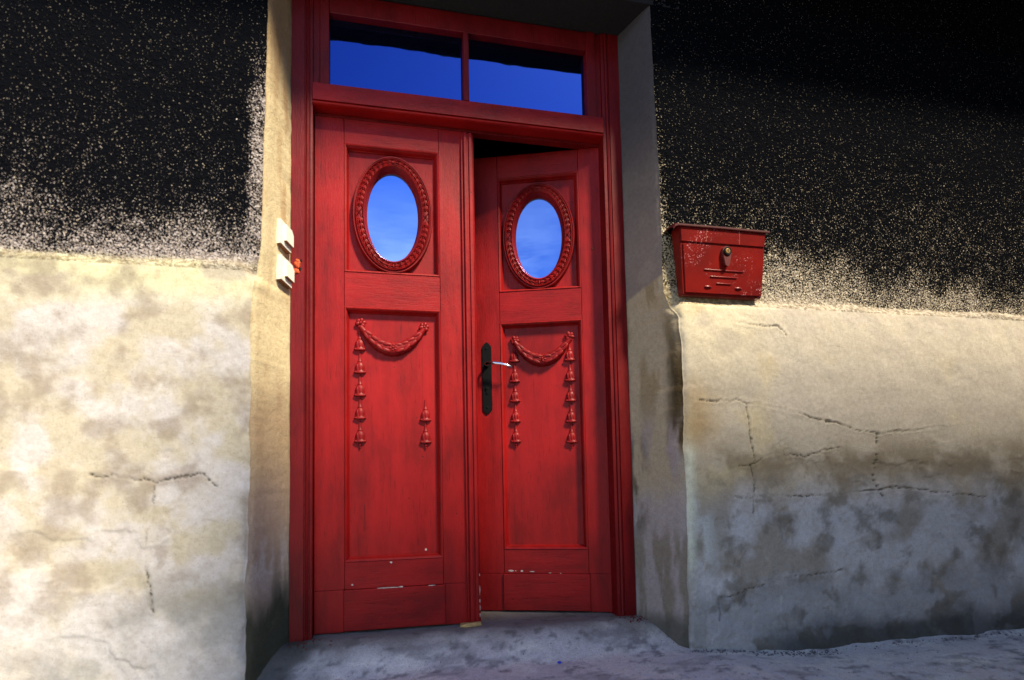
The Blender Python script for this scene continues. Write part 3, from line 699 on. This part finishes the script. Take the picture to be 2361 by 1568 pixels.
for z, x0, x1 in ((1.5045, 1.632, 1.822), (1.4765, 1.662, 1.792), (1.4485, 1.692, 1.764)):
    bm = bmesh.new(); x0_, _, z_ = P3(x0, 0, z); x1_ = P3(x1, 0, z)[0]; y_ = yfr(z)-.002+.232
    abox(bm, x0_, x1_, y_-.0045, y_+.001, z_-.0024, z_+.0024, .0018); from_bm('rib', bm, LB, lb, True)
for x in (1.652, 1.800):
    bm = bmesh.new(); p = P3(x, yfr(1.432)-.002, 1.432); blob(bm, p, (.0185, .0075, .0065), 0, 3)
    for v in bm.verts:
        if v.co.z < p[2]-.003: v.co.z = p[2]-.003
    from_bm('drain_hood', bm, LB, lb, True)
bm = bmesh.new(); n = 20; yk = yfr(1.57)-.002+.232; kx, kz = 1.733-lx, 1.583-lz; pts = []
for i in range(n+1):
    a = -.25+(PI+.5)*i/n; pts.append((kx+.0235*math.cos(a), kz+.0235*math.sin(a)))
for i in range(9):
    a = PI+.15+(PI-.3)*i/8; pts.append((kx+.0125*math.cos(a), kz-.052+.0125*math.sin(a)))
f0 = [bm.verts.new((p[0]*.90+kx*.10, yk-.015, p[1])) for p in pts]; f1 = [bm.verts.new((p[0], yk-.008, p[1])) for p in pts]; f2 = [bm.verts.new((p[0], yk+.002, p[1])) for p in pts]
bm.faces.new(f0); K = len(pts)
for u_, v_ in ((f0, f1), (f1, f2)):
    for i in range(K): bm.faces.new((u_[i], u_[(i+1) % K], v_[(i+1) % K], v_[i]))
from_bm('lock_cover', bm, LBC, lb)
bm = bmesh.new(); lathe(bm, [(.0180, -.012), (.0180, -.020), (.0155, -.0215), (.0130, -.0200)], 24, 1, (kx, yk, kz), 'y'); lk = from_bm('lock_ring', bm, IRON, lb)
bm = bmesh.new(); lathe(bm, [(.0112, -.018), (.0108, -.0215), (.0092, -.022)], 20, 1, (kx, yk, kz), 'y'); from_bm('lock_barrel', bm, BRASS, lk)
bm = bmesh.new(); abox(bm, kx-.0012, kx+.0012, yk-.0228, yk-.0218, kz-.0055, kz+.0055); from_bm('keyhole', bm, IRON, lk)

# ================================================================== DOORBELLS on the left reveal
rv = Vector((-.080, -.2, 0)); ru = -rv.normalized(); rn = Vector((ru.y, -ru.x, 0))    # ru: inwards, rn: out of the plaster
if rn.x < 0: rn = -rn
def bell_push():
    t = bpy.data.objects.new('doorbell', None); COL.objects.link(t)
    # local x = inwards along the reveal, y = out of the wall, z = up; plates a little out of square
    def sk(bm):
        for v in bm.verts: v.co.z += .16*(v.co.x-.04)*-1
    bm = bmesh.new()
    q0 = [(0, 0), (.082, 0), (.082, .075), (.060, .098), (.0, .100)]
    def slab(bm, q, y0, y1, sh=.0):
        a = [bm.verts.new((x, y0, z)) for x, z in q]; b = [bm.verts.new((x*(1-sh)+.041*sh, y1, z*(1-sh)+.05*sh)) for x, z in q]
        bm.faces.new(a); bm.faces.new(b)
        for i in range(len(q)): bm.faces.new((a[i], a[(i+1) % len(q)], b[(i+1) % len(q)], b[i]))
    slab(bm, q0, -.004, .017, .03); sk(bm); from_bm('cover_plate', bm, PLAST, t)
    bm = bmesh.new(); slab(bm, [(.024, .022), (.080, .022), (.080, .070), (.066, .086), (.024, .088)], .0165, .029, .02); sk(bm); from_bm('push_button', bm, PLAST, t)
    bm = bmesh.new(); slab(bm, [(.002, -.0012), (.080, -.0012), (.080, .0012), (.002, .0012)], -.003, .0155); sk(bm); from_bm('underside', bm, PLASTB, t)
    bm = bmesh.new(); slab(bm, [(.025, .0206), (.079, .0206), (.079, .0225), (.025, .0225)], .017, .028); sk(bm); from_bm('underside', bm, PLASTB, t)
    return t
def place_bell(t, s_, z):
    o = Vector((-.086, .015, 0))+(-ru)*s_+rn*.003
    M = Matrix(((ru.x, rn.x, 0, o.x), (ru.y, rn.y, 0, o.y), (0, 0, 1, z), (0, 0, 0, 1))); t.matrix_world = M
b1 = bell_push(); place_bell(b1, .122, 1.556); b1['label'] = 'upper of the two square cream doorbell pushes on the left door reveal'; b1['category'] = 'doorbell'; b1['group'] = 'doorbell pushes on the left reveal'
b2 = b1.copy(); COL.objects.link(b2)
for ch in list(b1.children):
    c_ = ch.copy(); COL.objects.link(c_); c_.parent = b2
place_bell(b2, .116, 1.414); b2['label'] = 'lower doorbell push, level with the orange foam on the red jamb'

# ================================================================== LITTLE THINGS ON THE GROUND
wg = thing('wooden_wedge', (.632, .040, .002), 'pale wooden wedge jammed under the closed left door leaf', 'wedge')
bm = bmesh.new(); pts = [(-.040, -.024), (-.018, -.034), (.030, -.030), (.056, -.018), (.050, .03), (-.03, .03)]
a = [bm.verts.new((x, y, 0)) for x, y in pts]; b = [bm.verts.new((x*.95, y*.96, .010+(.006 if 1 <= i <= 3 else -.004)-.003*(i == 0))) for i, (x, y) in enumerate(pts)]
bm.faces.new(a); bm.faces.new(b)
for i in range(6): bm.faces.new((a[i], a[(i+1) % 6], b[(i+1) % 6], b[i]))
bmesh.ops.bevel(bm, geom=bm.edges[:], offset=.0015, segments=2, affect='EDGES'); from_bm('wood_block', bm, WOOD, wg)
def gz(x, y):
    i = int(np.argmin(np.abs(gy-y))); j = int(np.argmin(np.abs(gx-x))); return float(Zg[i, j])
cap = bmesh.new(); lathe(cap, [(.008, 0), (.008, .004), (.0065, .006)], 16); co = from_bm('bottle_cap', cap, BLUEP); co.location = (.945, -.235, gz(.945, -.235)+.001)
co['label'] = 'tiny bright blue plastic cap lying on the worn concrete'; co['category'] = 'bottle cap'
bm = bmesh.new(); random.seed(5)
for i in range(90):
    if i < 55: x, y = random.gauss(1.375, .035), -.035+random.gauss(0, .022)
    else: x, y = random.gauss(-.03, .05), -.04+random.gauss(0, .03)
    s_ = random.uniform(.003, .0075); blob(bm, (x, y, gz(x, y)+s_*.2), (s_, s_*.8, s_*.35), random.random()*3, 1, .5)
dd = from_bm('paint_crumbs', bm, RUST, None, kind='stuff', label='rust red crumbs of old paint at the feet of the door frame')
bm = bmesh.new()
for i in range(260):
    x = random.uniform(-.5, 2.6); y = random.uniform(-.95, -.05); s_ = random.uniform(.0012, .0038); blob(bm, (x, y, gz(x, y)+s_*.2), (s_, s_, s_*.6), random.random()*3, 1, .6)
for i in range(420):
    x = random.choice((random.uniform(1.50, 3.4), random.uniform(1.50, 2.2), random.uniform(-1.2, -.2))); s_ = random.uniform(.0015, .006); y = -.245-abs(random.gauss(0, .018)); blob(bm, (x, y, gz(x, y)+s_*.2), (s_, s_, s_*.7), random.random()*3, 1, .6)
from_bm('grit', bm, simple('grit_stone', (.22, .20, .19), .9), None, kind='stuff', label='loose grit scattered over the worn concrete before the door')
